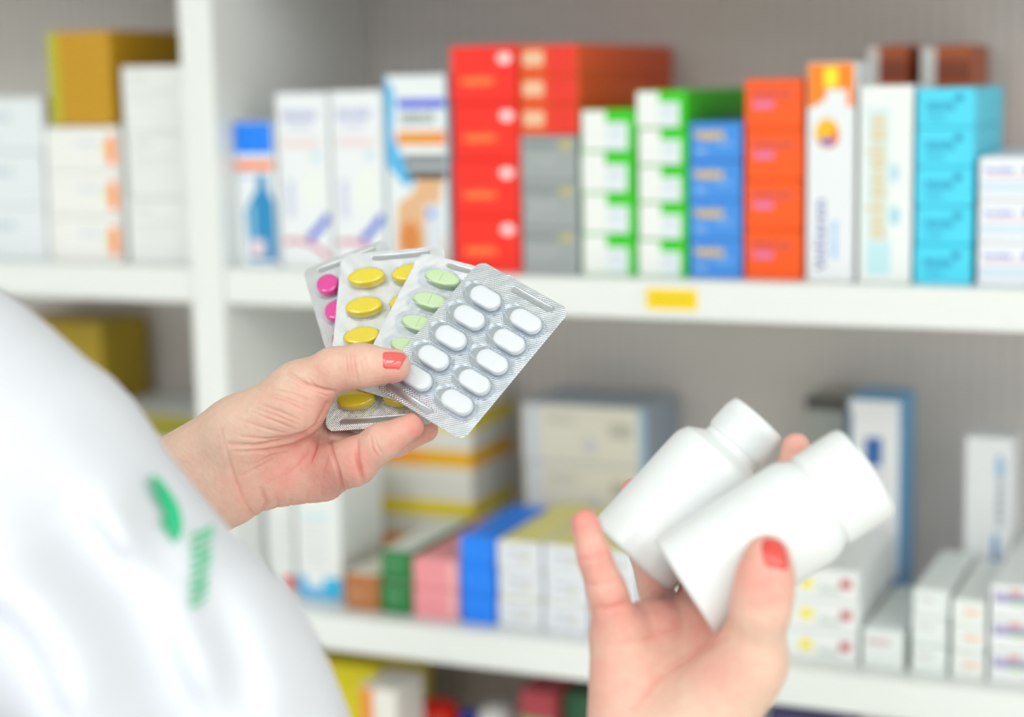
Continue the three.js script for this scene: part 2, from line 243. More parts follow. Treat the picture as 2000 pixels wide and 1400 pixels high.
lower({ pl: 673, pr: 740, pt: 1121, n: 1, depth: 0.13, topc: 0xf0eee0, label: 'small brown carton with a pale top',
  draw: (g, w, h) => { fill(g, w, h, '#b5713f'); print(g, w * 0.1, h * 0.5, w * 0.5, h * 0.16, '#d39d74', 6); } });
lower({ pl: 742, pr: 804, pt: 1076, n: 2, depth: 0.14, topc: 0xdfe6e0, group: 'dark green cartons', label: 'dark green carton',
  draw: (g, w, h) => { fill(g, w, h, '#237a3c'); print(g, w * 0.12, h * 0.34, w * 0.6, h * 0.14, '#6fae80', 7); print(g, w * 0.12, h * 0.7, w * 0.5, h * 0.1, '#4f9763', 8); } });
lower({ pl: 806, pr: 895, pt: 1092, n: 2, depth: 0.16, group: 'pink cartons', label: 'pink carton',
  draw: (g, w, h) => { fill(g, w, h, '#f59ba3'); print(g, w * 0.18, h * 0.4, w * 0.5, h * 0.1, '#eb868f', 9); rect(g, '#f7b9bd', w * 0.84, 0, w * 0.16, h); } });
lower({ pl: 898, pr: 967, pt: 1048, n: 3, depth: 0.13, group: 'bright blue cartons', label: 'bright blue carton',
  draw: (g, w, h) => { fill(g, w, h, '#0f86ff'); } });
const gridDraw = (g, w, h) => { fill(g, w, h, '#e9ecf4'); print(g, w * 0.2, h * 0.3, w * 0.6, h * 0.16, '#bcc1cc', 9); rect(g, '#d9cf9a', w * 0.5, h * 0.52, w * 0.3, h * 0.08); print(g, w * 0.2, h * 0.64, w * 0.5, h * 0.1, '#c8ccd8', 10); };
const yellowTop = (n) => ({ n, depth: 0.155, topc: 0xefe58a, draw: gridDraw });
lower({ pl: 971, pr: 1058, pt: 1058, ...yellowTop(3), group: 'white cartons with yellow tops', label: 'white carton with yellow lid, right beside the bright blue cartons' });
lower({ pl: 1061, pr: 1150, pt: 1066, ...yellowTop(3), group: 'white cartons with yellow tops', label: 'white carton with yellow lid, second row from the blue cartons' });
lower({ pl: 1153, pr: 1244, pt: 1076, ...yellowTop(3), group: 'white cartons with yellow tops', label: 'white carton with yellow lid, behind the little finger' });
lower({ pl: 1252, pr: 1400, pt: 1150, n: 2, depth: 0.15, topc: 0xe9e6b0, group: 'cartons behind the bottles', label: 'flat white carton behind the pill bottles', draw: (g, w, h) => { fill(g, w, h, '#eef1f2'); print(g, w * 0.2, h * 0.4, w * 0.5, h * 0.16, '#c9d0d8', 9); } });
lower({ pl: 1437, pr: 1677, pt: 1106, pm: 1200, n: 3, depth: 0.14, w: 384, h: 96, group: 'white cartons with yellow squares', label: 'white carton with a yellow square and red mark',
  draw: (g, w, h) => { fill(g, w, h, '#f0f3f3'); rect(g, '#ffe713', w * 0.53, h * 0.3, w * 0.1, h * 0.36); rect(g, '#c8455a', w * 0.86, h * 0.28, w * 0.09, h * 0.3); print(g, w * 0.68, h * 0.6, w * 0.2, h * 0.2, '#c3ccc8', 9); } });
lower({ pl: 1682, pr: 1766, pt: 1229, pm: 1260, n: 1, depth: 0.14, w: 256, h: 224, label: 'low white carton with a line of red print, lying by itself',
  draw: (g, w, h) => { fill(g, w, h, '#e9efee'); print(g, w * 0.1, h * 0.24, w * 0.6, h * 0.16, '#cfa9b4', 9); } });
lower({ pl: 1779, pr: 1851, pt: 1152, pm: 1240, n: 3, depth: 0.132, group: 'white cartons with faint print', label: 'white carton with faint grey print, second stack from the shelf end',
  draw: (g, w, h) => { fill(g, w, h, '#eaf0ef'); print(g, w * 0.14, h * 0.26, w * 0.5, h * 0.18, '#d3cdd6', 7); } }).forEach((m) => { m.userData.label = m.userData.label.replace(', second stack from the shelf end', ' only'); });
lower({ pl: 1857, pr: 1926, pt: 1172, pm: 1240, n: 3, depth: 0.132, group: 'white cartons with orange print', label: 'white carton with orange print',
  draw: (g, w, h) => { fill(g, w, h, '#edf1ef'); print(g, w * 0.36, h * 0.36, w * 0.5, h * 0.22, '#f4b48c', 6); } });
lower({ pl: 1931, pr: 2060, pt: 1146, pm: 1240, n: 3, depth: 0.19, w: 384, h: 192, group: 'white cartons with violet print', label: 'white carton with violet, red and green print',
  draw: (g, w, h) => { fill(g, w, h, '#edf0f1'); rect(g, '#dcd6ee', w * 0.04, h * 0.18, w * 0.8, h * 0.4); print(g, w * 0.06, h * 0.24, w * 0.6, h * 0.3, '#8f8cb4', 10); rect(g, '#e48a6a', w * 0.3, h * 0.12, w * 0.2, h * 0.12); rect(g, '#a8d88a', w * 0.34, h * 0.48, w * 0.16, h * 0.14); rect(g, '#e6d3d8', w * 0.5, h * 0.7, w * 0.4, h * 0.08); } });
// cartons at the back of that shelf
lower({ pl: 692, pr: 922, pt: 770, pm: 900, back: 0.185, n: 2, depth: 0.105, w: 384, h: 224, group: 'white cartons with yellow bands', label: 'large white carton with yellow and orange bands',
  sideDraw: (g, w, h) => { fill(g, w, h, '#e6e4dc'); rect(g, '#f2d81c', 0, h * 0.2, w, h * 0.18); rect(g, '#f5b60a', 0, h * 0.62, w, h * 0.2); },
  draw: (g, w, h) => { fill(g, w, h, '#e6e4dc'); rect(g, '#f2d81c', 0, h * 0.2, w, h * 0.18); rect(g, '#f5b60a', 0, h * 0.62, w, h * 0.2); rect(g, '#ff9d10', w * 0.1, h * 0.66, w * 0.5, h * 0.11); } });
lower({ pl: 1020, pr: 1262, pt: 792, pm: 900, back: 0.195, n: 3, depth: 0.1, side: 0xaebccc, w: 384, h: 160, group: 'beige cartons at the back', label: 'beige carton with pale blue edges behind the bottles',
  draw: (g, w, h) => { fill(g, w, h, '#e2ddd0'); rect(g, '#cfd6e0', w * 0.03, 0, w * 0.1, h); print(g, w * 0.2, h * 0.2, w * 0.24, h * 0.12, '#c3bfb2', 7); print(g, w * 0.72, h * 0.3, w * 0.18, h * 0.22, '#a9a79b', 4); oval(g, '#d0cdd0', w * 0.55, h * 0.7, w * 0.06, h * 0.16); rect(g, '#9fc0dc', w * 0.95, 0, w * 0.05, h); } });
lower({ pl: 1655, pr: 1758, pt: 780, pm: 950, back: 0.175, n: 1, depth: 0.07, side: 0x74b8ea, w: 192, h: 640, label: 'tall white carton with a blue square and blue sides',
  draw: (g, w, h) => { fill(g, w, h, '#e6e6e8'); rect(g, '#2a63a8', w * 0.32, h * 0.17, w * 0.34, h * 0.13); print(g, w * 0.36, h * 0.32, w * 0.3, h * 0.02, '#a9b4c4', 6); rect(g, '#2f8fd8', 0, h * 0.82, w, h * 0.18); rect(g, '#1d4f8a', 0, h * 0.05, w * 0.05, h * 0.3); } });
lower({ pl: 1570, pr: 1652, pt: 775, pm: 900, back: 0.235, n: 1, depth: 0.06, w: 128, h: 512, label: 'grey carton with a dark brown top edge, at the back of the shelf', draw: (g, w, h) => { fill(g, w, h, '#a8aaa2'); rect(g, '#3f3834', 0, 0, w, h * 0.06); } });
lower({ pl: 1882, pr: 1978, pt: 853, pm: 1000, back: 0.166, n: 1, depth: 0.06, w: 192, h: 512, label: 'tall white carton with a blue strip and grey vertical print',
  draw: (g, w, h) => { fill(g, w, h, '#e4e6e8'); g.save(); g.translate(w * 0.84, h * 0.46); g.rotate(-Math.PI / 2); print(g, 0, -w * 0.16, h * 0.36, w * 0.16, '#9aa6b0', 8); g.restore(); oval(g, '#8fbbe0', w * 0.72, h * 0.14, w * 0.08, h * 0.06); rect(g, '#6f9ecf', w * 0.6, h * 0.5, w * 0.14, h * 0.45); } });
// --- same shelf, left of the divider
lower({ pl: 190, pr: 392, pt: 806, pm: 900, back: 0.16, n: 2, depth: 0.12, w: 384, h: 192, group: 'cartons in the left bay', label: 'white carton with an olive yellow band, left of the divider', draw: (g, w, h) => { fill(g, w, h, '#dfe2e2'); rect(g, '#9a9220', 0, 0, w, h * 0.36); } });
lower({ pl: 20, pr: 200, pt: 628, pm: 700, back: 0.2, n: 2, depth: 0.09, w: 384, h: 320, group: 'yellow and blue cartons', label: 'yellow and dark blue carton, left of the divider', draw: (g, w, h) => { fill(g, w, h, '#b89a10'); rect(g, '#1f4f9a', 0, h * 0.7, w, h * 0.3); } });
// --- the shelf under that
const YB = YL - GAP, bot = (o) => stack({ y0: YB, pm: 1390, ...o });
bot({ pl: 600, pr: 742, pt: 1296, back: 0.1, n: 1, depth: 0.12, label: 'large yellow carton under the lower shelf', draw: (g, w, h) => { fill(g, w, h, '#f2e00a'); } });
bot({ pl: 702, pr: 775, pt: 1344, back: 0.03, n: 1, depth: 0.06, label: 'orange and white carton in front of the large yellow one', draw: (g, w, h) => { fill(g, w, h, '#f3efe8'); rect(g, '#f0932a', 0, 0, w * 0.36, h); } });
bot({ pl: 1014, pr: 1084, pt: 1350, back: 0.06, n: 1, depth: 0.1, label: 'dark red and green carton under the lower shelf', draw: (g, w, h) => { fill(g, w, h, '#a83a46'); rect(g, '#5fae6a', 0, h * 0.1, w, h * 0.14); } });
bot({ pl: 1098, pr: 1190, pt: 1358, back: 0.08, n: 1, depth: 0.1, label: 'dark green carton under the lower shelf', draw: (g, w, h) => { fill(g, w, h, '#27593a'); } });
bot({ pl: 1500, pr: 1640, pt: 1392, back: 0.08, n: 1, depth: 0.1, label: 'dark violet carton under the lower shelf', draw: (g, w, h) => { fill(g, w, h, '#4a3f78'); } });
function jar(px0, px1, py, back, capc, bodyc, label) {       // round jar with a domed screw cap
  const zf = ZS - back, a = onZ(px0, py + 30, zf), b = onZ(px1, py + 30, zf), r = (b.x - a.x) / 2, H = onZ((px0 + px1) / 2, py, zf).y - YB;
  const g = top(new THREE.Group(), 'medicine_jar'); g.position.set((a.x + b.x) / 2, YB + 0.0003, zf); tag(g, label, 'jar', 'jars under the lower shelf');
  const lathe = (pts) => new THREE.LatheGeometry(pts.map(([x, y]) => new THREE.Vector2(x, y)), 40);
  mesh('jar_body', lathe([[0, 0], [r * 0.9, 0], [r * 0.94, 0.004], [r * 0.94, H * 0.72], [r * 0.84, H * 0.78], [r * 0.8, H * 0.8], [0, H * 0.8]]), std(bodyc, 0.35), g);
  mesh('cap', lathe([[0, H * 0.79], [r * 0.98, H * 0.79], [r, H * 0.8], [r, H * 0.92], [r * 0.9, H * 0.97], [r * 0.6, H * 0.99], [0, H]]), std(capc, 0.35), g);
}
jar(806, 893, 1366, 0.14, 0xff2a14, 0xf4f4f2, 'round white jar with a red domed cap');
jar(897, 935, 1384, 0.14, 0x2f3fae, 0xf4f4f2, 'narrow round jar with a dark blue cap');
jar(937, 1008, 1374, 0.14, 0xf2f3f3, 0xe9e9e9, 'round white jar with a white cap');

// ------------------------------------------------------------------ smooth bodies from distance fields
function surfaceNets(f, lo, hi, cell) {
  const n = [0, 1, 2].map((k) => Math.ceil((hi[k] - lo[k]) / cell) + 1), [nx, ny, nz] = n, B = 6;
  const val = new Float32Array(nx * ny * nz), reach = cell * B * 0.87 * 1.6 + cell;
  for (let bz = 0; bz < nz; bz += B) for (let by = 0; by < ny; by += B) for (let bx = 0; bx < nx; bx += B) {
    const c = f(lo[0] + (bx + B / 2) * cell, lo[1] + (by + B / 2) * cell, lo[2] + (bz + B / 2) * cell), far = Math.abs(c) > reach;
    for (let z = bz; z < Math.min(nz, bz + B); z++) for (let y = by; y < Math.min(ny, by + B); y++) for (let x = bx; x < Math.min(nx, bx + B); x++)
      val[(z * ny + y) * nx + x] = far ? c : f(lo[0] + x * cell, lo[1] + y * cell, lo[2] + z * cell);
  }
  const ids = new Int32Array(nx * ny * nz).fill(-1), P = [], I = [], sy = nx, sz = nx * ny;
  const off = [0, 1, sy, sy + 1, sz, sz + 1, sz + sy, sz + sy + 1], E = [[0, 1], [2, 3], [4, 5], [6, 7], [0, 2], [1, 3], [4, 6], [5, 7], [0, 4], [1, 5], [2, 6], [3, 7]];
  for (let z = 0; z < nz - 1; z++) for (let y = 0; y < ny - 1; y++) for (let x = 0; x < nx - 1; x++) {
    const i = (z * ny + y) * nx + x; let m = 0;
    for (let k = 0; k < 8; k++) if (val[i + off[k]] < 0) m |= 1 << k;
    if (m === 0 || m === 255) continue;
    let a = 0, b = 0, c = 0, q = 0;
    for (const [u, v] of E) {
      const fu = val[i + off[u]], fv = val[i + off[v]];
      if ((fu < 0) === (fv < 0)) continue;
      const t = fu / (fu - fv);
      a += (u & 1) + t * ((v & 1) - (u & 1)); b += ((u >> 1) & 1) + t * (((v >> 1) & 1) - ((u >> 1) & 1)); c += (u >> 2) + t * ((v >> 2) - (u >> 2)); q++;
    }
    ids[i] = P.length / 3;
    P.push(lo[0] + (x + a / q) * cell, lo[1] + (y + b / q) * cell, lo[2] + (z + c / q) * cell);
  }
  const face = (a, b, c, d, flip) => { if (a < 0 || b < 0 || c < 0 || d < 0) return; flip ? I.push(a, c, b, b, c, d) : I.push(a, b, c, b, d, c); };
  for (let z = 1; z < nz - 1; z++) for (let y = 1; y < ny - 1; y++) for (let x = 1; x < nx - 1; x++) {
    const i = (z * ny + y) * nx + x, s = val[i] < 0;
    if (s !== val[i + 1] < 0) face(ids[i - sy - sz], ids[i - sz], ids[i - sy], ids[i], !s);
    if (s !== val[i + sy] < 0) face(ids[i - 1 - sz], ids[i - sz], ids[i - 1], ids[i], s);
    if (s !== val[i + sz] < 0) face(ids[i - 1 - sy], ids[i - sy], ids[i - 1], ids[i], !s);
  }
  return { P: Float32Array.from(P), I: Uint32Array.from(I) };
}
const smin = (a, b, k) => { const h = Math.max(k - Math.abs(a - b), 0) / k; return Math.min(a, b) - h * h * k * 0.25; };
// Joints are written as pixel column, pixel row and depth d (in pixels, towards the viewer) around a plane z0 metres away; bones are tapered capsules between them.
function limbs(z0, groups) {
  const s = z0 / F, J = ([px, py, d]) => { const z = z0 - d * s, c = camPoint(px, py, z); return [c.x, c.y, c.z]; };
  return groups.map((g) => ({ k: g.k * s, join: (g.join ?? 8) * s, bones: g.bones.map(([a, b, ra, rb, fl = 1]) => {
    const A = J(a), Bp = J(b), d = [Bp[0] - A[0], Bp[1] - A[1], Bp[2] - A[2]];
    return { A, d, fl, l2: d[0] * d[0] + d[1] * d[1] + d[2] * d[2] * fl * fl || 1e-9, ra: ra * s, rb: rb * s };
  }) }));
}
function boneField(g, x, y, z) {
  let r = 1e3;
  for (const b of g.bones) {
    const ax = x - b.A[0], ay = y - b.A[1], az = (z - b.A[2]) * b.fl, dz = b.d[2] * b.fl;
    let t = (ax * b.d[0] + ay * b.d[1] + az * dz) / b.l2; t = t < 0 ? 0 : t > 1 ? 1 : t;
    const ex = ax - b.d[0] * t, ey = ay - b.d[1] * t, ez = az - dz * t;
    r = smin(r, Math.sqrt(ex * ex + ey * ey + ez * ez) - (b.ra + (b.rb - b.ra) * t), g.k);
  }
  return r;
}
function handField(gs) {                              // the first group is palm and wrist, the others are single fingers that stay apart
  return (x, y, z) => {
    const p = boneField(gs[0], x, y, z); let r = p;
    for (let i = 1; i < gs.length; i++) { const q = boneField(gs[i], x, y, z); r = Math.min(r, q < 0.03 ? smin(p, q, gs[i].join) : q); }
    return r;
  };
}
const segDist = (x, y, a, b) => { const dx = b[0] - a[0], dy = b[1] - a[1]; let t = ((x - a[0]) * dx + (y - a[1]) * dy) / (dx * dx + dy * dy || 1); t = t < 0 ? 0 : t > 1 ? 1 : t; return [Math.hypot(x - a[0] - dx * t, y - a[1] - dy * t), t]; };
function polyDist(x, y, pts) { let m = 1e9, w = 1; for (let i = 0; i + 1 < pts.length; i++) { const [d, t] = segDist(x, y, pts[i], pts[i + 1]); if (d < m) { m = d; w = (i + t) / (pts.length - 1); } } return [m, w]; }

// skin: creases pressed into the surface, then colour of the skin at each point (palm and finger tips redder)
function skin(net, z0, creases, pink, dmin = -1e9) {
  const { P, I } = net, n = P.length / 3, s = z0 / F;
  const g = new THREE.BufferGeometry(); g.setAttribute('position', new THREE.BufferAttribute(P, 3)); g.setIndex(new THREE.BufferAttribute(I, 1)); g.computeVertexNormals();
  const N = g.attributes.normal.array, col = new Float32Array(n * 3);
  const bb = creases.map((c) => { const xs = c.p.map((q) => q[0]), ys = c.p.map((q) => q[1]); return [Math.min(...xs) - 14, Math.max(...xs) + 14, Math.min(...ys) - 14, Math.max(...ys) + 14]; });
  for (let i = 0; i < n; i++) {
    const x = P[i * 3], y = P[i * 3 + 1], z = P[i * 3 + 2], px = CX - x / z * F, py = CY + y / z * F, d = (z0 + z) / s;
    let push = 0.00010 * noise3(x * 420, y * 420, z * 420) + 0.00005 * noise3(x * 1100, y * 1100, z * 1100), red = 0;
    if (N[i * 3 + 2] > -0.2 && d > dmin) creases.forEach((c, k) => {
      const b = bb[k]; if (px < b[0] || px > b[1] || py < b[2] || py > b[3]) return;
      const [dist, w] = polyDist(px, py, c.p), e = Math.exp(-((dist / c.w) ** 2)) * Math.sin(Math.PI * Math.min(0.93, Math.max(0.07, w))) ** 0.5;
      push -= 1.35 * c.h * e * s; red = Math.max(red, e * Math.min(1, c.h / 3));
    });
    for (let k = 0; k < 3; k++) P[i * 3 + k] += N[i * 3 + k] * push;
    let q = 0; for (const [a, b, r, v] of pink) q = Math.max(q, v * Math.exp(-(((px - a) ** 2 + (py - b) ** 2) / (r * r))));
    q += 0.10 * noise3(x * 75, y * 75, z * 75) + 0.07 * noise3(x * 240, y * 240, z * 240); q = Math.max(0, Math.min(1, q + red * 0.3));
    const light = [0.83, 0.565, 0.44], rosy = [0.82, 0.29, 0.25], f = 1 + 0.03 * noise3(x * 160 + 9, y * 160, z * 160);
    for (let k = 0; k < 3; k++) col[i * 3 + k] = (light[k] + (rosy[k] - light[k]) * q) * f;
  }
  g.setAttribute('color', new THREE.BufferAttribute(col, 3)); g.deleteAttribute('normal'); g.computeVertexNormals();
  return g;
}
const toWorld = (g) => g.applyMatrix4(CAM);

// ------------------------------------------------------------------ person: the two hands
const ZL = 1.0, ZR = 0.86;
const leftGroups = limbs(ZL, [
  { k: 46, bones: [
    [[464, 842, -8], [190, 1013, -70], 64, 78], [[432, 972, -18], [170, 1136, -80], 62, 78], [[470, 905, -14], [180, 1076, -75], 62, 74],
    [[470, 850, 8], [572, 800, 30], 58, 62], [[470, 852, -5], [588, 760, 18], 55, 47],
    [[478, 948, -22], [628, 922, -32], 52, 57], [[470, 900, -30], [630, 868, -84], 50, 46], [[470, 880, -25], [630, 802, -128], 50, 44], [[470, 860, -20], [616, 744, -162], 46, 38],
  ] },
  { k: 26, join: 34, bones: [[[588, 758, 18], [652, 722, 50], 47, 39], [[652, 722, 50], [706, 714, 67], 38, 37.5], [[706, 714, 67], [768, 714, 71], 37.5, 33]] },
  { k: 14, join: 18, bones: [[[626, 920, -26], [691, 902, 46], 53, 46], [[691, 902, 46], [745, 863, 66], 43, 35], [[745, 863, 66], [803, 832, 62], 34, 25]] },
  { k: 14, join: 18, bones: [[[630, 868, -84], [712, 868, -82], 45, 38], [[712, 868, -82], [772, 858, -40], 37, 33], [[772, 858, -40], [830, 838, -16], 33, 26]] },
  { k: 14, join: 18, bones: [[[630, 802, -128], [745, 802, -120], 44, 37], [[745, 802, -120], [808, 792, -98], 36, 32], [[808, 792, -98], [852, 776, -82], 31, 26]] },
  { k: 14, join: 18, bones: [[[616, 744, -162], [735, 730, -163], 40, 35], [[735, 730, -163], [798, 722, -140], 34, 31], [[798, 722, -140], [845, 716, -120], 30, 26]] },
]);
const leftF = handField(leftGroups);
const C = (w, h, ...p) => ({ w, h, p });
const leftCreases = [
  C(4.5, 6, [640, 788], [619, 832], [598, 850], [550, 863], [499, 871], [448, 868]), C(4, 4, [619, 847], [574, 871], [520, 881], [460, 882]), C(3, 3, [615, 838], [570, 853], [520, 858], [470, 852]),
  C(4, 4.5, [620, 845], [616, 871], [605, 901]), C(3.5, 5, [643, 832], [647, 880], [661, 925], [668, 952], [667, 974]), C(4, 6, [697, 860], [698, 895], [706, 925], [710, 942]),
  C(3, 2.6, [724, 852], [728, 877], [738, 892]), C(3, 1.8, [731, 850], [737, 872], [746, 885]),
  C(4, 5, [562, 727], [598, 751], [634, 763], [652, 765]), C(2.6, 2.2, [560, 742], [600, 760], [640, 774]), C(2.4, 1.8, [529, 758], [570, 768], [612, 785]), C(2.4, 2, [515, 772], [560, 785], [602, 805]), C(2.4, 2, [503, 788], [545, 803], [590, 822]),
  C(2.4, 1.8, [490, 804], [530, 820], [575, 838]), C(2.4, 1.8, [470, 820], [515, 836], [560, 847]), C(2.2, 1.4, [540, 748], [580, 758], [625, 778]), C(2.2, 1.4, [505, 762], [555, 776], [608, 797]), C(2.2, 1.4, [490, 796], [540, 812], [585, 830]),
  C(3, 2, [691, 686], [692, 715], [700, 748]), C(2.4, 1.4, [683, 688], [684, 712], [690, 740]), C(2.4, 1.4, [700, 686], [703, 706], [710, 735]), C(2.2, 1.2, [675, 690], [676, 712], [680, 735]), C(2.2, 1, [710, 690], [714, 706], [722, 722]), C(2.4, 1.4, [600, 735], [612, 750], [620, 758]),
  C(4, 1.5, [442, 872], [448, 904], [460, 940], [472, 970], [488, 1004]), C(3, 0.9, [430, 830], [436, 860], [445, 890]), C(4, 3.4, [511, 955], [520, 982], [511, 1006]), C(3, 1.6, [480, 985], [490, 1000], [500, 1010]),
  C(2.6, 1.6, [540, 972], [543, 1000]), C(2.6, 1.6, [568, 968], [568, 998]), C(2.4, 1.3, [600, 960], [600, 990]), C(2.4, 1.3, [628, 945], [630, 982]), C(2.4, 1.4, [686, 935], [690, 955]), C(2.4, 1.4, [675, 940], [680, 962]),
  C(2.6, 1.6, [500, 905], [530, 890], [560, 884]), C(2.4, 1.4, [470, 930], [500, 915], [540, 893]), C(2.4, 1.4, [585, 900], [560, 925], [520, 945]), C(2.4, 1.2, [640, 890], [634, 915], [628, 940]), C(2.2, 1.1, [600, 880], [580, 905], [540, 930]),
];
const leftPink = [[815, 830, 44, 0.85], [690, 905, 60, 0.72], [640, 930, 75, 0.7], [555, 925, 75, 0.66], [600, 895, 65, 0.7], [770, 735, 46, 0.62], [640, 800, 60, 0.5], [560, 820, 60, 0.34], [845, 840, 40, 0.7], [780, 850, 50, 0.6], [480, 960, 60, 0.42], [640, 740, 60, 0.32], [680, 730, 60, 0.3]];
const box3 = (z0, x0, x1, y0, y1, d0, d1) => { const s = z0 / F, a = camPoint(x0, y1, z0), b = camPoint(x1, y0, z0); return [[Math.min(a.x, a.x), a.y, -z0 + d0 * s], [b.x, b.y, -z0 + d1 * s]]; };
const leftBox = box3(ZL, 240, 905, 620, 1130, -190, 150);
const leftHand = skin(surfaceNets(leftF, ...leftBox, 0.00085), ZL, leftCreases, leftPink, -75);

const rightGroups = limbs(ZR, [
  { k: 60, bones: [
    [[1275, 1560, -30], [1180, 1900, 20], 92, 110], [[1365, 1560, -20], [1240, 1900, 30], 90, 108],
    [[1225, 1470, -40], [1208, 1240, -56], 82, 56], [[1265, 1470, -45], [1272, 1228, -100], 80, 54], [[1320, 1470, -45], [1345, 1224, -142], 82, 52], [[1370, 1460, -30], [1425, 1232, -136], 82, 52],
    [[1330, 1450, 10], [1436, 1330, 38], 88, 68], [[1350, 1430, 0], [1464, 1290, 76], 80, 64],
  ] },
  { k: 30, join: 44, bones: [[[1464, 1290, 76], [1487, 1180, 148], 62, 52], [[1487, 1180, 148], [1494, 1130, 160], 52, 49], [[1494, 1130, 160], [1498, 1088, 158], 49, 42]] },
  { k: 14, join: 24, bones: [[[1210, 1240, -50], [1184, 1150, 0], 52, 38], [[1184, 1150, 0], [1160, 1086, 14], 37, 33], [[1160, 1086, 14], [1143, 1022, 8], 32, 28]] },
  { k: 14, join: 24, bones: [[[1272, 1228, -100], [1292, 1190, -290], 50, 42], [[1292, 1190, -290], [1262, 1078, -390], 40, 36], [[1262, 1078, -390], [1239, 960, -372], 35, 30]] },
  { k: 14, join: 24, bones: [[[1345, 1224, -142], [1388, 1098, -302], 50, 43], [[1388, 1098, -302], [1412, 1004, -362], 41, 37], [[1412, 1004, -362], [1432, 948, -362], 36, 31]] },
  { k: 14, join: 24, bones: [[[1425, 1232, -136], [1500, 1060, -172], 50, 43], [[1500, 1060, -168], [1537, 960, -190], 41, 36], [[1537, 960, -190], [1555, 874, -175], 36, 30]] },
]);
const rightF = handField(rightGroups);
const rightCreases = [C(4, 3.5, [1112, 1092], [1150, 1090], [1192, 1078]), C(4, 3.5, [1138, 1143], [1175, 1140], [1215, 1126]), C(4, 4, [1160, 1190], [1200, 1186], [1236, 1172]), C(6, 6, [1235, 1380], [1290, 1315], [1350, 1278], [1415, 1245]), C(4, 2.5, [1440, 1185], [1490, 1178], [1545, 1165]), C(3.5, 2, [1445, 1196], [1495, 1190], [1545, 1178]), C(4, 2.5, [1180, 1260], [1260, 1250], [1330, 1225])];
const rightPink = [[1142, 1010, 60, 0.95], [1165, 1090, 70, 0.72], [1200, 1190, 90, 0.68], [1290, 1190, 90, 0.66], [1490, 1110, 90, 0.72], [1555, 862, 50, 0.6], [1236, 940, 50, 0.7], [1200, 1330, 90, 0.5], [1400, 1300, 80, 0.42], [1370, 1220, 70, 0.6]];
const rightHand = skin(surfaceNets(rightF, ...box3(ZR, 1040, 1660, 800, 1600, -460, 240), 0.0013), ZR, rightCreases, rightPink, -120);
// forearms, upper arms and trunk inside the coat, coarser
const armField = (() => {
  const m = (v) => [v.x, v.y, v.z], cap = (a, b, ra, rb) => ({ A: a, d: [b[0] - a[0], b[1] - a[1], b[2] - a[2]], fl: 1, ra, rb, l2: (b[0] - a[0]) ** 2 + (b[1] - a[1]) ** 2 + (b[2] - a[2]) ** 2 });
  const le = [-0.29, -0.15, -0.86], ls = [-0.31, -0.07, -0.76], rs = [-0.21, -0.2, -0.6], re = [-0.02, -0.36, -0.66], nk = [-0.33, -0.1, -0.74], hip = [-0.33, -0.25, -0.74];
  const arms = { k: 0.03, bones: [cap(m(camPoint(215, 1045, 1.022)), le, 0.036, 0.042), cap(le, ls, 0.042, 0.045), cap(ls, nk, 0.045, 0.05), cap(nk, hip, 0.05, 0.05), cap(nk, rs, 0.045, 0.036), cap(rs, re, 0.036, 0.04), cap(re, m(camPoint(1215, 1880, 0.852)), 0.043, 0.036), cap(m(camPoint(1215, 1880, 0.852)), m(camPoint(1312, 1540, 0.866)), 0.036, 0.026)] };
  return (x, y, z) => boneField(arms, x, y, z);
})();
const arms = skin(surfaceNets(armField, [-0.55, -0.62, -1.1], [0.14, 0.12, -0.4], 0.008), 0.8, [], []);

// ------------------------------------------------------------------ person: the coat, seen over the chest
const ZC = 0.77, sc = ZC / F;
const outline = (() => {
  const pts = [[-420, 330], [-250, 400], [-60, 520], [60, 610], [160, 698], [212, 735], [252, 778], [287, 828], [312, 872], [360, 936], [402, 986], [450, 1044], [500, 1090], [542, 1132], [582, 1182], [620, 1250], [645, 1310], [662, 1352], [682, 1400], [705, 1500], [715, 1700], [700, 2150], [-900, 2150], [-950, 1200], [-900, 600], [-700, 380]];
  return pts.map(([x, y]) => [(x - CX) * sc, -(y - CY) * sc]);
})();
function insideDist(x, y) {                            // positive inside the outline, metres
  let d = 1e9, inside = false;
  for (let i = 0, j = outline.length - 1; i < outline.length; j = i++) {
    const a = outline[i], b = outline[j]; d = Math.min(d, segDist(x, y, a, b)[0]);
    if ((a[1] > y) !== (b[1] > y) && x < (b[0] - a[0]) * (y - a[1]) / (b[1] - a[1]) + a[0]) inside = !inside;
  }
  return inside ? d : -d;
}
const folds = [[-0.0052, 0.0065, [110, 800], [180, 842], [240, 868], [292, 884]], [0.004, 0.008, [120, 745], [190, 790], [250, 830]], [-0.006, 0.008, [238, 930], [258, 1000], [270, 1085], [300, 1180]], [0.004, 0.008, [205, 930], [215, 1010], [235, 1100]],
  [-0.009, 0.012, [60, 980], [170, 1095], [265, 1230], [345, 1410], [390, 1560]], [0.006, 0.012, [120, 960], [225, 1090], [330, 1235], [420, 1420]], [-0.005, 0.008, [352, 1150], [410, 1260], [440, 1350], [455, 1450]], [0.004, 0.010, [480, 1160], [540, 1290], [575, 1430]],
  [0.007, 0.014, [0, 1080], [120, 1210], [220, 1400]], [-0.006, 0.012, [-40, 1180], [60, 1310], [130, 1450]], [-0.004, 0.008, [520, 1250], [560, 1350], [590, 1450]]]
  .map(([h, w, ...p]) => ({ h, w, p: p.map(([x, y]) => [(x - CX) * sc * 0.885, -(y - CY) * sc * 0.885]) }));   // the chest stands nearer than its outline
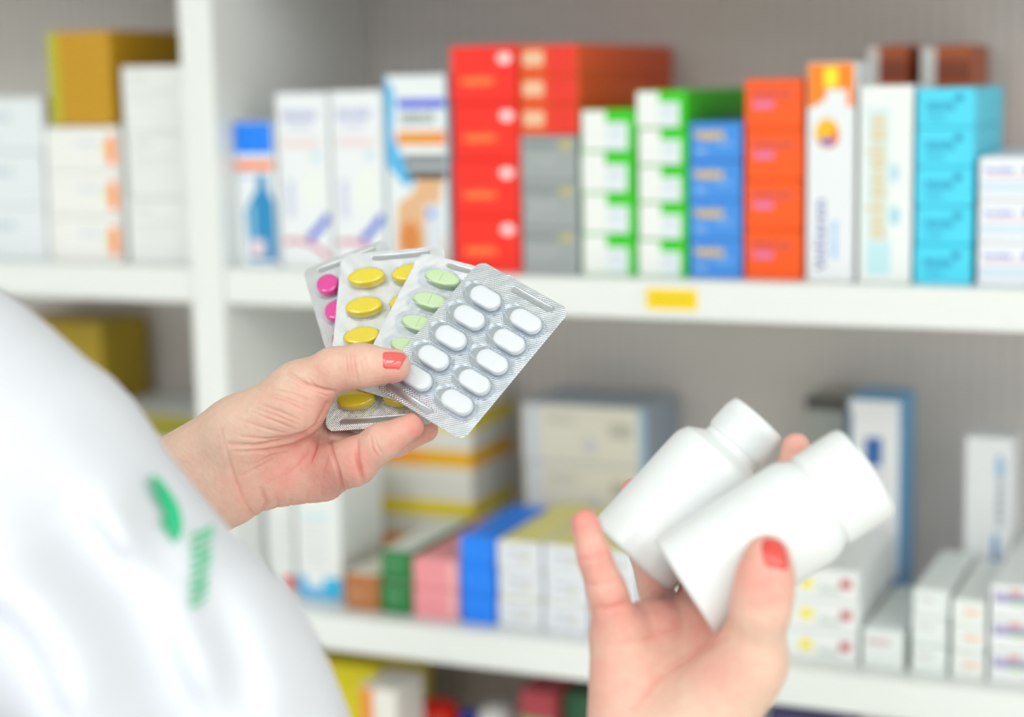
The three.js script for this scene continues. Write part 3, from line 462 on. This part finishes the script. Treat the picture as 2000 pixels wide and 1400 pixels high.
const foldAt = (x, y) => { let r = 0.0012 * noise3(x * 14, y * 14, 3) + 0.0006 * noise3(x * 40, y * 40, 8); for (const f of folds) { const [d, w] = polyDist(x, y, f.p); r += 2.2 * f.h * Math.exp(-((d / f.w) ** 2)) * Math.min(1, 5 * Math.min(w + 0.05, 1.05 - w)); } return r; };
const CR = 0.16, CH = 0.115;
const chest = (x, y, z, s) => { const q = 1 - Math.min(1, s / CR), w = z + ZC - foldAt(x, y) * Math.min(1, Math.max(0, s / 0.02)); return (Math.sqrt((w / CH) ** 2 + q * q) - 1) * CH; };
const sleeves = limbs(0.97, [{ k: 30, bones: [[[232, 1042, 10], [40, 1190, 250], 128, 170]] }]);
const rsleeve = { k: 0.02, bones: [[[-0.33, -0.11, -0.74], [-0.22, -0.2, -0.62], 0.08, 0.075], [[-0.22, -0.2, -0.62], [-0.02, -0.37, -0.66], 0.075, 0.068], [[-0.02, -0.37, -0.66], [0.02, -0.335, -0.735], 0.066, 0.058]].map(([a, b, ra, rb]) => ({ A: a, d: [b[0] - a[0], b[1] - a[1], b[2] - a[2]], fl: 1, ra, rb, l2: (b[0] - a[0]) ** 2 + (b[1] - a[1]) ** 2 + (b[2] - a[2]) ** 2 })) };
const coatF = (x, y, z) => { const s = insideDist(x, y); let r = s > -0.06 ? chest(x, y, z, s) : -s; r = smin(r, boneField(sleeves[0], x, y, z), 0.03); return smin(r, boneField(rsleeve, x, y, z), 0.04); };
const coatGeo = (() => { const { P, I } = surfaceNets(coatF, [-0.46, -0.47, -1.05], [0.1, 0.11, -0.46], 0.0042); const g = new THREE.BufferGeometry(); g.setAttribute('position', new THREE.BufferAttribute(P, 3)); g.setIndex(new THREE.BufferAttribute(I, 1)); g.computeVertexNormals(); return g; })();
const coatFront = (x, y) => { let a = -ZC + 0.16, b = -ZC; for (let i = 0; i < 26; i++) { const m = (a + b) / 2; coatF(x, y, m) > 0 ? (a = m) : (b = m); } return a; };

const person = top(new THREE.Group(), 'person');
tag(person, 'person in a white coat holding blister packs and two white bottles', 'person');
const skinMat = std(0xffffff, 0.46, { vertexColors: true, specularIntensity: 0.7 });
mesh('body', mergeGeometries([toWorld(leftHand), toWorld(rightHand), toWorld(arms)]), skinMat, person);
const coat = mesh('coat', toWorld(coatGeo), std(0xe2e4ec, 0.9), person);
coat.userData.label = 'white buttonless coat front with green embroidery';
{ // green leaf and lettering stitched on the coat
  const P = [], I = [];
  const strip = (pts, wid) => {                        // a ribbon of thread following pixel points
    const n0 = P.length / 3;
    pts.forEach((p, i) => {
      const a = pts[Math.max(0, i - 1)], b = pts[Math.min(pts.length - 1, i + 1)], l = Math.hypot(b[0] - a[0], b[1] - a[1]), nx = -(b[1] - a[1]) / l, ny = (b[0] - a[0]) / l, w = (typeof wid === 'function' ? wid(i / (pts.length - 1)) : wid) / 2;
      for (let k = -2; k <= 2; k++) {
        let x = (p[0] + nx * w * k / 2 - CX), y = -(p[1] + ny * w * k / 2 - CY), z = -ZC + 0.1;
        for (let it = 0; it < 4; it++) { const X = x / F * -z, Y = y / F * -z; z = coatFront(X, Y); }
        const X = x / F * -z, Y = y / F * -z; P.push(X, Y, z + 0.0007 - 0.00016 * k * k);
      }
    });
    for (let i = 0; i + 1 < pts.length; i++) for (let k = 0; k < 4; k++) { const a = n0 + i * 5 + k; I.push(a, a + 1, a + 5, a + 1, a + 6, a + 5); }
  };
  const curve = (pts, n = 18) => new THREE.CatmullRomCurve3(pts.map(([x, y]) => V(x, y, 0))).getPoints(n).map((v) => [v.x, v.y]);
  strip(curve([[298, 928], [318, 962], [338, 1002], [348, 1052]]), (t) => 6 + 36 * Math.sin(Math.PI * Math.min(1, t * 0.62 + 0.28)) * t ** 0.5 * (t > 0.93 ? 0.5 : 1));
  strip(curve([[318, 1010], [328, 1035], [340, 1060]]), (t) => 10 * (1 - 0.5 * t));
  for (let i = 0; i < 9; i++) { const y = 1034 + i * 17, x0 = 376 - i * 0.6, x1 = 418 - i * 1.8; strip(curve([[x0, y + 14], [(x0 + x1) / 2, y + 5], [x1, y - 8]], 8), 6); if (i % 2 === 0) strip(curve([[x0 + 2, y + 6], [(x0 + x1) / 2 + 2, y + 12]], 5), 4.5); if (i % 3 === 0) strip(curve([[(x0 + x1) / 2, y + 6], [x1, y + 4]], 5), 4.5); }
  for (let i = 0; i < 6; i++) { const y = 1045 + i * 22; strip(curve([[370, y + 8], [378, y + 2]], 4), 3); }
  const g = new THREE.BufferGeometry(); g.setAttribute('position', new THREE.Float32BufferAttribute(P, 3)); g.setIndex(I); g.computeVertexNormals();
  const l = mesh('embroidered_logo', toWorld(g), std(0x2fc98c, 0.6, { side: THREE.DoubleSide }), coat); l.userData.label = 'green embroidered leaf and lettering';
}
function nail(f, z0, pts, dir, mat, d0, thick = 0.0006) {              // a lacquered nail lying on the finger: pts = outline rows of pixel points
  const rows = pts.length, P = [], I = [], N = 14, s = z0 / F, D = V(...dir).normalize();
  const drop = (px, py, lift) => { const c = camPoint(px, py, z0 - d0 * s); let q = c.clone().addScaledVector(D, 0.012); for (let i = 0, best = 1; i < 60; i++) { const v = f(q.x, q.y, q.z); if (v > best) break; best = v; q.addScaledVector(D, -Math.max(0.00002, v * 0.8)); if (v < 0.00002) break; } return q.addScaledVector(D, lift); };
  for (let i = 0; i < rows; i++) for (let j = 0; j <= N; j++) {
    const t = j / N, a = pts[i], e = Math.min(j, N - j, i * 1.6, (rows - 1 - i) * 1.6), q = drop(a[0] + (a[2] - a[0]) * t, a[1] + (a[3] - a[1]) * t, e < 0.5 ? -0.0004 : e < 1.5 ? thick * 0.7 : thick);
    P.push(q.x, q.y, q.z);
  }
  for (let i = 0; i + 1 < rows; i++) for (let j = 0; j < N; j++) { const a = i * (N + 1) + j; I.push(a, a + 1, a + N + 1, a + 1, a + N + 2, a + N + 1); }
  const g = new THREE.BufferGeometry(); g.setAttribute('position', new THREE.Float32BufferAttribute(P, 3)); g.setIndex(I); g.computeVertexNormals();
  const m = mesh('fingernail', toWorld(g), mat, person); m.userData.label = 'coral pink lacquered thumbnail'; return m;
}
const lacquer = std(0xf0625f, 0.18, { clearcoat: 0.8, clearcoatRoughness: 0.1, side: THREE.DoubleSide });
{
  const rows = []; // across the nail from its root to its free edge
  for (let i = 0; i <= 12; i++) { const t = i / 12, b = 1 - 0.10 * (2 * t - 1) ** 4; const cx = 748 + 50 * t, half = 19.5 * (1 - 0.35 * Math.max(0, t - 0.7) / 0.3 * (t - 0.7)) * (t < 0.12 ? 0.75 + 0.25 * t / 0.12 : 1) * (t > 0.85 ? 1 - 0.35 * (t - 0.85) / 0.15 : 1); rows.push([cx + 3 * t, 703 - half - 1 * t, cx - 12 * t * t, 703 + half * 1.08]); }
  nail(leftF, ZL, rows.map(([a, b, c, d]) => [a - 4, b + 10, c - 4, d + 10]), [0.12, 0.35, 0.93], lacquer, 71);
  const r2 = [];
  for (let i = 0; i <= 12; i++) { const t = i / 12, half = 28 * (t < 0.15 ? 0.7 + 0.3 * t / 0.15 : 1) * (t > 0.6 ? Math.sqrt(Math.max(0.05, 1 - ((t - 0.6) / 0.42) ** 2)) : 1); const y = 1108 - 62 * t; r2.push([1499 - half, y + 4, 1499 + half, y + 6]); }
  nail(rightF, ZR, r2, [0.25, 0.1, 0.96], std(0xe0493f, 0.2, { clearcoat: 0.8, clearcoatRoughness: 0.1, side: THREE.DoubleSide }), 158, 0.0013);
}

// ------------------------------------------------------------------ blister packs
function loft(outlineAt, profile, capA, capB, N = 44) {    // outlineAt(angle 0..1, inset) gives [x, y]; profile rows are [inset, height]
  const P = [], I = [];
  for (const [ins, h] of profile) for (let j = 0; j < N; j++) { const [x, y] = outlineAt(j / N, ins); P.push(x, y, h); }
  for (let i = 0; i + 1 < profile.length; i++) for (let j = 0; j < N; j++) { const a = i * N + j, b = i * N + (j + 1) % N; I.push(a, b, a + N, b, b + N, a + N); }
  const cap = (row, flip) => { const c = P.length / 3; let x = 0, y = 0; for (let j = 0; j < N; j++) { x += P[(row * N + j) * 3]; y += P[(row * N + j) * 3 + 1]; } P.push(x / N, y / N, profile[row][1]); for (let j = 0; j < N; j++) { const a = row * N + j, b = row * N + (j + 1) % N; flip ? I.push(b, a, c) : I.push(a, b, c); } };
  if (capA) cap(0, true); if (capB) cap(profile.length - 1, false);
  const g = new THREE.BufferGeometry(); g.setAttribute('position', new THREE.Float32BufferAttribute(P, 3)); g.setIndex(I); g.computeVertexNormals(); return g;
}
const stadium = (L, W) => (t, ins) => { const r = Math.max(1e-5, W / 2 - ins), a = (L - W) / 2, per = 4 * a + 2 * Math.PI * (W / 2); let s = t * per; const q = Math.PI * W / 2;
  if (s < q) { const th = -Math.PI / 2 + s / (W / 2); return [a + r * Math.cos(th), r * Math.sin(th)]; } s -= q; if (s < 2 * a) return [a - s, r]; s -= 2 * a; if (s < q) { const th = Math.PI / 2 + s / (W / 2); return [-a + r * Math.cos(th), r * Math.sin(th)]; } s -= q; return [-a + s, -r]; };
const ellipse = (L, W) => (t, ins) => { const th = t * 2 * Math.PI; return [Math.max(1e-5, L / 2 - ins) * Math.cos(th), Math.max(1e-5, (W / 2 - ins * W / L)) * Math.sin(th)]; };
const dome = (shape, H, soft) => loft(shape, [[-0.0009, 0.0001], [-0.0003, 0.0003], [0, 0.0008], [0.0003, H * 0.5], [0.0006, H * 0.75], [0.0006 + soft * 0.25, H * 0.9], [0.0006 + soft * 0.7, H * 0.98], [0.0006 + soft * 1.3, H]], false, true);
const pillGeo = (shape, H, crown, rim) => { const rows = []; const top_ = []; for (let i = 0; i <= 10; i++) { const t = i / 10; top_.push([rim * (1 - Math.cos(t * Math.PI / 2)) + crown[0] * Math.max(0, t - 0.6) ** 2 * 6, H * crown[1] * 0.5 + H * (0.5 - crown[1] * 0.5) * Math.sin(t * Math.PI / 2)]); }
  for (const [i, h] of [...top_].reverse()) rows.push([i, -h]); for (const r of top_) rows.push(r); return loft(shape, rows, true, true); };
const knurl = (n, depth) => {                          // pressed diamond grid, 24 to a tile, on a foil that is not quite flat
  const T = Math.PI * 2, t = dataTex(768, (x, y) => { const X = x * 24, Y = y * 24, u = (X + Y) % 1, v = (X - Y + 24) % 1, d = Math.max(Math.abs(u - 0.5), Math.abs(v - 0.5)) * 2;
    const wave = Math.sin(T * (2 * x + y) + 1) + Math.sin(T * (x - 3 * y) + 2) + Math.sin(T * (3 * x + 2 * y) + 4) + 0.6 * Math.sin(T * (5 * x - 4 * y)); return 0.45 - Math.max(0, d - 0.25) * depth * 0.36 + 0.06 * wave; });
  t.repeat.set(n / 24, n / 24); return t;
};
const foilMat = (pitch, rough, color = 0xe9ecf0, metal = 1) => std(color, rough, { metalness: metal, bumpMap: knurl(1 / pitch, 1.2), bumpScale: 0.0006 });
const clear = new THREE.MeshPhysicalMaterial({ color: 0xf7f9fc, roughness: 0.05, transmission: 1, thickness: 0, ior: 1.5 });
function roundedRect(w, h, r) { const s = new THREE.Shape(); s.moveTo(r, 0); s.lineTo(w - r, 0); s.absarc(w - r, r, r, -Math.PI / 2, 0); s.lineTo(w, h - r); s.absarc(w - r, h - r, r, 0, Math.PI / 2); s.lineTo(r, h); s.absarc(r, h - r, r, Math.PI / 2, Math.PI); s.lineTo(0, r); s.absarc(r, r, r, Math.PI, 1.5 * Math.PI); return s; }
// tl, tr, bl: pixel corners; d: depth of tl in pixels towards the viewer; g: slope of the plane (depth gained per pixel to the right and per pixel down)
function pack(o) {
  const s = ZL / F, dep = ([x, y]) => o.d + o.g[0] * (x - 720) + o.g[1] * (y - 760);
  const pt = (p) => at(p[0], p[1], ZL - dep(p) * s);
  const A = pt(o.tl), Bv = pt(o.tr).sub(A), Cv = pt(o.bl).sub(A), L = Cv.length(), ey = Cv.clone().normalize().negate();   // y runs up the pack
  const ex = Bv.clone().addScaledVector(ey, -Bv.dot(ey)), W = ex.length(); ex.normalize();
  const ez = ex.clone().cross(ey);
  const g = top(new THREE.Group(), 'blister_pack'); g.applyMatrix4(new THREE.Matrix4().makeBasis(ex, ey, ez).setPosition(A.clone().addScaledVector(ey, -L)));
  tag(g, o.label, 'blister pack', 'fanned blister packs in the hand');
  const geo = new THREE.ExtrudeGeometry(roundedRect(W, L, 0.0055), { depth: 0.0003, bevelEnabled: true, bevelSize: 0.00015, bevelThickness: 0.0001, bevelSegments: 1, curveSegments: 10 }); geo.translate(0, 0, -0.0004);
  mesh('foil_sheet', geo, o.foil, g);
  const X = o.cols.map((c) => c * W), row = (k) => L - (o.first + k * o.pitch) * L;
  for (const x of X) for (let k = 0; k < o.rows; k++) {
    const b = mesh('bubble', o.bubble, clear, g); b.position.set(x, row(k), 0.0001); b.rotation.z = o.tilt ?? 0;
    if (o.floor) { const q = mesh('foil_window', o.floor, floorMat, g); q.position.set(x, row(k), 0.0001); q.rotation.z = o.tilt ?? 0; }
    const t = mesh('tablet', o.pill, o.pillMat, g); t.position.set(x + (o.shift ?? 0) + (rnd() - 0.5) * 0.0008, row(k) + (rnd() - 0.5) * 0.0006, o.lift); t.rotation.z = (o.tilt ?? 0) + (rnd() - 0.5) * 0.05;
    if (o.score) { const sc_ = mesh('score_line', o.score, o.scoreMat ?? o.pillMat, t); sc_.position.z = o.lift; }
  }
  for (const [x0, x1, y] of o.bars ?? []) {             // pressed strip for the batch number, with raised figures at one end
    const w = (x1 - x0) * W, sh = stadium(w, 0.0036), m = mesh('batch_strip', loft(sh, [[-0.0004, 0.0000], [-0.0002, 0.00045], [0.0001, 0.00045], [0.0003, 0.0001]], false, true, 36), stripMat, g); m.position.set((x0 + x1) / 2 * W, L - y * L, 0.00005);
    const marks = []; for (let i = 0; i < 7; i++) { const b = new THREE.BoxGeometry(0.0008 + 0.0005 * rnd(), 0.0014 + 0.0006 * rnd(), 0.0002); b.translate(w * 0.02 + i * 0.0019 + (o.markAt ?? 0), (rnd() - 0.5) * 0.0005, 0.0002); marks.push(b); } mesh('batch_marks', mergeGeometries(marks), stripMat, m);
  }
  return g;
}
const floorMat = std(0xdde2e8, 0.22, { metalness: 1 });
const stripMat = std(0xc9cdd2, 0.35, { metalness: 0.9 });
const caplet = pillGeo(stadium(0.0197, 0.0110), 0.0058, [0.0012, 0.35], 0.0028);
const tilt = [0.26, 0.64];
pack({ tl: [938, 508], tr: [1112, 608], bl: [728, 752], d: 20, g: tilt, label: 'frontmost silver blister pack of ten white caplets, under the thumb', foil: foilMat(0.0018, 0.2, 0xe4eaf2), cols: [0.285, 0.735], rows: 5, first: 0.205, pitch: 0.158,
  bubble: dome(stadium(0.0282, 0.0132), 0.0064, 0.0014), floor: loft(stadium(0.0280, 0.0130), [[0, 0], [0.0001, 0.00012]], false, true), pill: caplet, pillMat: std(0xf8f9fa, 0.42), lift: 0.0032, shift: 0.0022, bars: [[0.42, 0.88, 0.055], [0.1, 0.62, 0.955]] });
const green = std(0xcbe3b6, 0.28, { clearcoat: 0.3 });
pack({ tl: [822, 492], tr: [1006, 556], bl: [686, 756], d: -16, g: tilt, label: 'blister pack of pale green oblong tablets, second in the fan', foil: foilMat(0.0013, 0.26), cols: [0.315, 0.765], rows: 5, first: 0.165, pitch: 0.17,
  bubble: dome(stadium(0.0262, 0.0128), 0.0066, 0.0016), pill: pillGeo(ellipse(0.0228, 0.0098), 0.0070, [0.0014, 0.2], 0.0026), pillMat: green, lift: 0.0036, shift: 0.003, score: new THREE.BoxGeometry(0.0004, 0.0066, 0.0002), scoreMat: std(0xbcd8a6, 0.4), bars: [[0.3, 0.8, 0.04]] });
const yellow = std(0xffe22c, 0.14, { clearcoat: 0.8, clearcoatRoughness: 0.08 });
pack({ tl: [667, 498], tr: [869, 477], bl: [635, 842], d: -53, g: tilt, label: 'blister pack of glossy yellow oval tablets, third in the fan', foil: foilMat(0.0013, 0.26), cols: [0.29, 0.71], rows: 5, first: 0.172, pitch: 0.172, tilt: 0.06,
  bubble: dome(ellipse(0.0236, 0.0134), 0.0072, 0.002), pill: pillGeo(ellipse(0.0222, 0.0116), 0.0070, [0.0030, 0.30], 0.0026), pillMat: yellow, lift: 0.0037, bars: [[0.3, 0.86, 0.035], [0.12, 0.8, 0.955]] });
const magenta = std(0xfa3fa6, 0.14, { clearcoat: 0.8, clearcoatRoughness: 0.08 });
pack({ tl: [591, 527], tr: [752, 462], bl: [686, 850], d: -86, g: tilt, label: 'blister pack of magenta round tablets, at the back of the fan', foil: foilMat(0.0013, 0.26), cols: [0.235, 0.53, 0.825], rows: 5, first: 0.165, pitch: 0.165,
  bubble: dome(ellipse(0.0152, 0.0152), 0.0066, 0.002), pill: pillGeo(ellipse(0.0138, 0.0138), 0.0060, [0.0028, 0.30], 0.0024), pillMat: magenta, lift: 0.0033, bars: [[0.16, 0.86, 0.04]] });

// ------------------------------------------------------------------ pill bottles
function bottle(base, tip, z, profile, capProfile, ribs, label) {
  const a = at(base[0], base[1], z), b = at(tip[0], tip[1], z), ax = b.clone().sub(a), len = ax.length();
  const g = top(new THREE.Group(), 'pill_bottle'); g.position.copy(a); g.quaternion.setFromUnitVectors(V(0, 1, 0), ax.normalize()); tag(g, label, 'bottle', 'white pill bottles in the hand');
  const curve = (pts) => { const c = new THREE.CatmullRomCurve3(pts.map(([x, y]) => V(x, y, 0)), false, 'catmullrom', 0.1); return c.getPoints(90).map((v) => new THREE.Vector2(Math.max(0, v.x) * len, v.y * len)); };
  const plastic = std(0xeef1f2, 0.3);
  mesh('bottle_body', new THREE.LatheGeometry(curve(profile), 80), plastic, g);
  const cap = mesh('cap', new THREE.LatheGeometry(curve(capProfile), 96), std(0xeef1f2, 0.33), g);
  if (ribs) { const [r, y0, y1] = ribs, parts = []; for (let i = 0; i < 72; i++) { const t = i / 72 * Math.PI * 2, q = new THREE.BoxGeometry(0.0011, (y1 - y0) * len, 0.0006); q.translate(0, (y0 + y1) / 2 * len, r * len + 0.0001); q.rotateY(t); parts.push(q); } mesh('grip_ribs', mergeGeometries(parts), cap.material, cap); }
  return g;
}
bottle([1338, 1150], [1694, 918], 0.862, [[0, 0], [0.23, 0.001], [0.257, 0.006], [0.264, 0.02], [0.265, 0.1], [0.262, 0.62], [0.255, 0.67], [0.235, 0.71], [0.222, 0.73], [0.218, 0.76], [0, 0.765]],
  [[0, 0.735], [0.225, 0.738], [0.236, 0.75], [0.236, 0.8], [0.236, 0.96], [0.228, 0.985], [0.205, 0.998], [0, 1]], null, 'white pill bottle with a wide cap, held under the thumb');
bottle([1234, 1088], [1484, 816], 0.915, [[0, 0], [0.24, 0.001], [0.268, 0.007], [0.276, 0.025], [0.277, 0.1], [0.277, 0.60], [0.272, 0.66], [0.25, 0.71], [0.2, 0.745], [0.17, 0.765], [0.163, 0.80], [0, 0.805]],
  [[0, 0.795], [0.165, 0.797], [0.176, 0.81], [0.176, 0.86], [0.176, 0.955], [0.168, 0.985], [0.15, 0.998], [0, 1]], [0.176, 0.82, 0.94], 'white pill bottle with a narrow cap, behind the other bottle');

renderer.render(scene, camera);
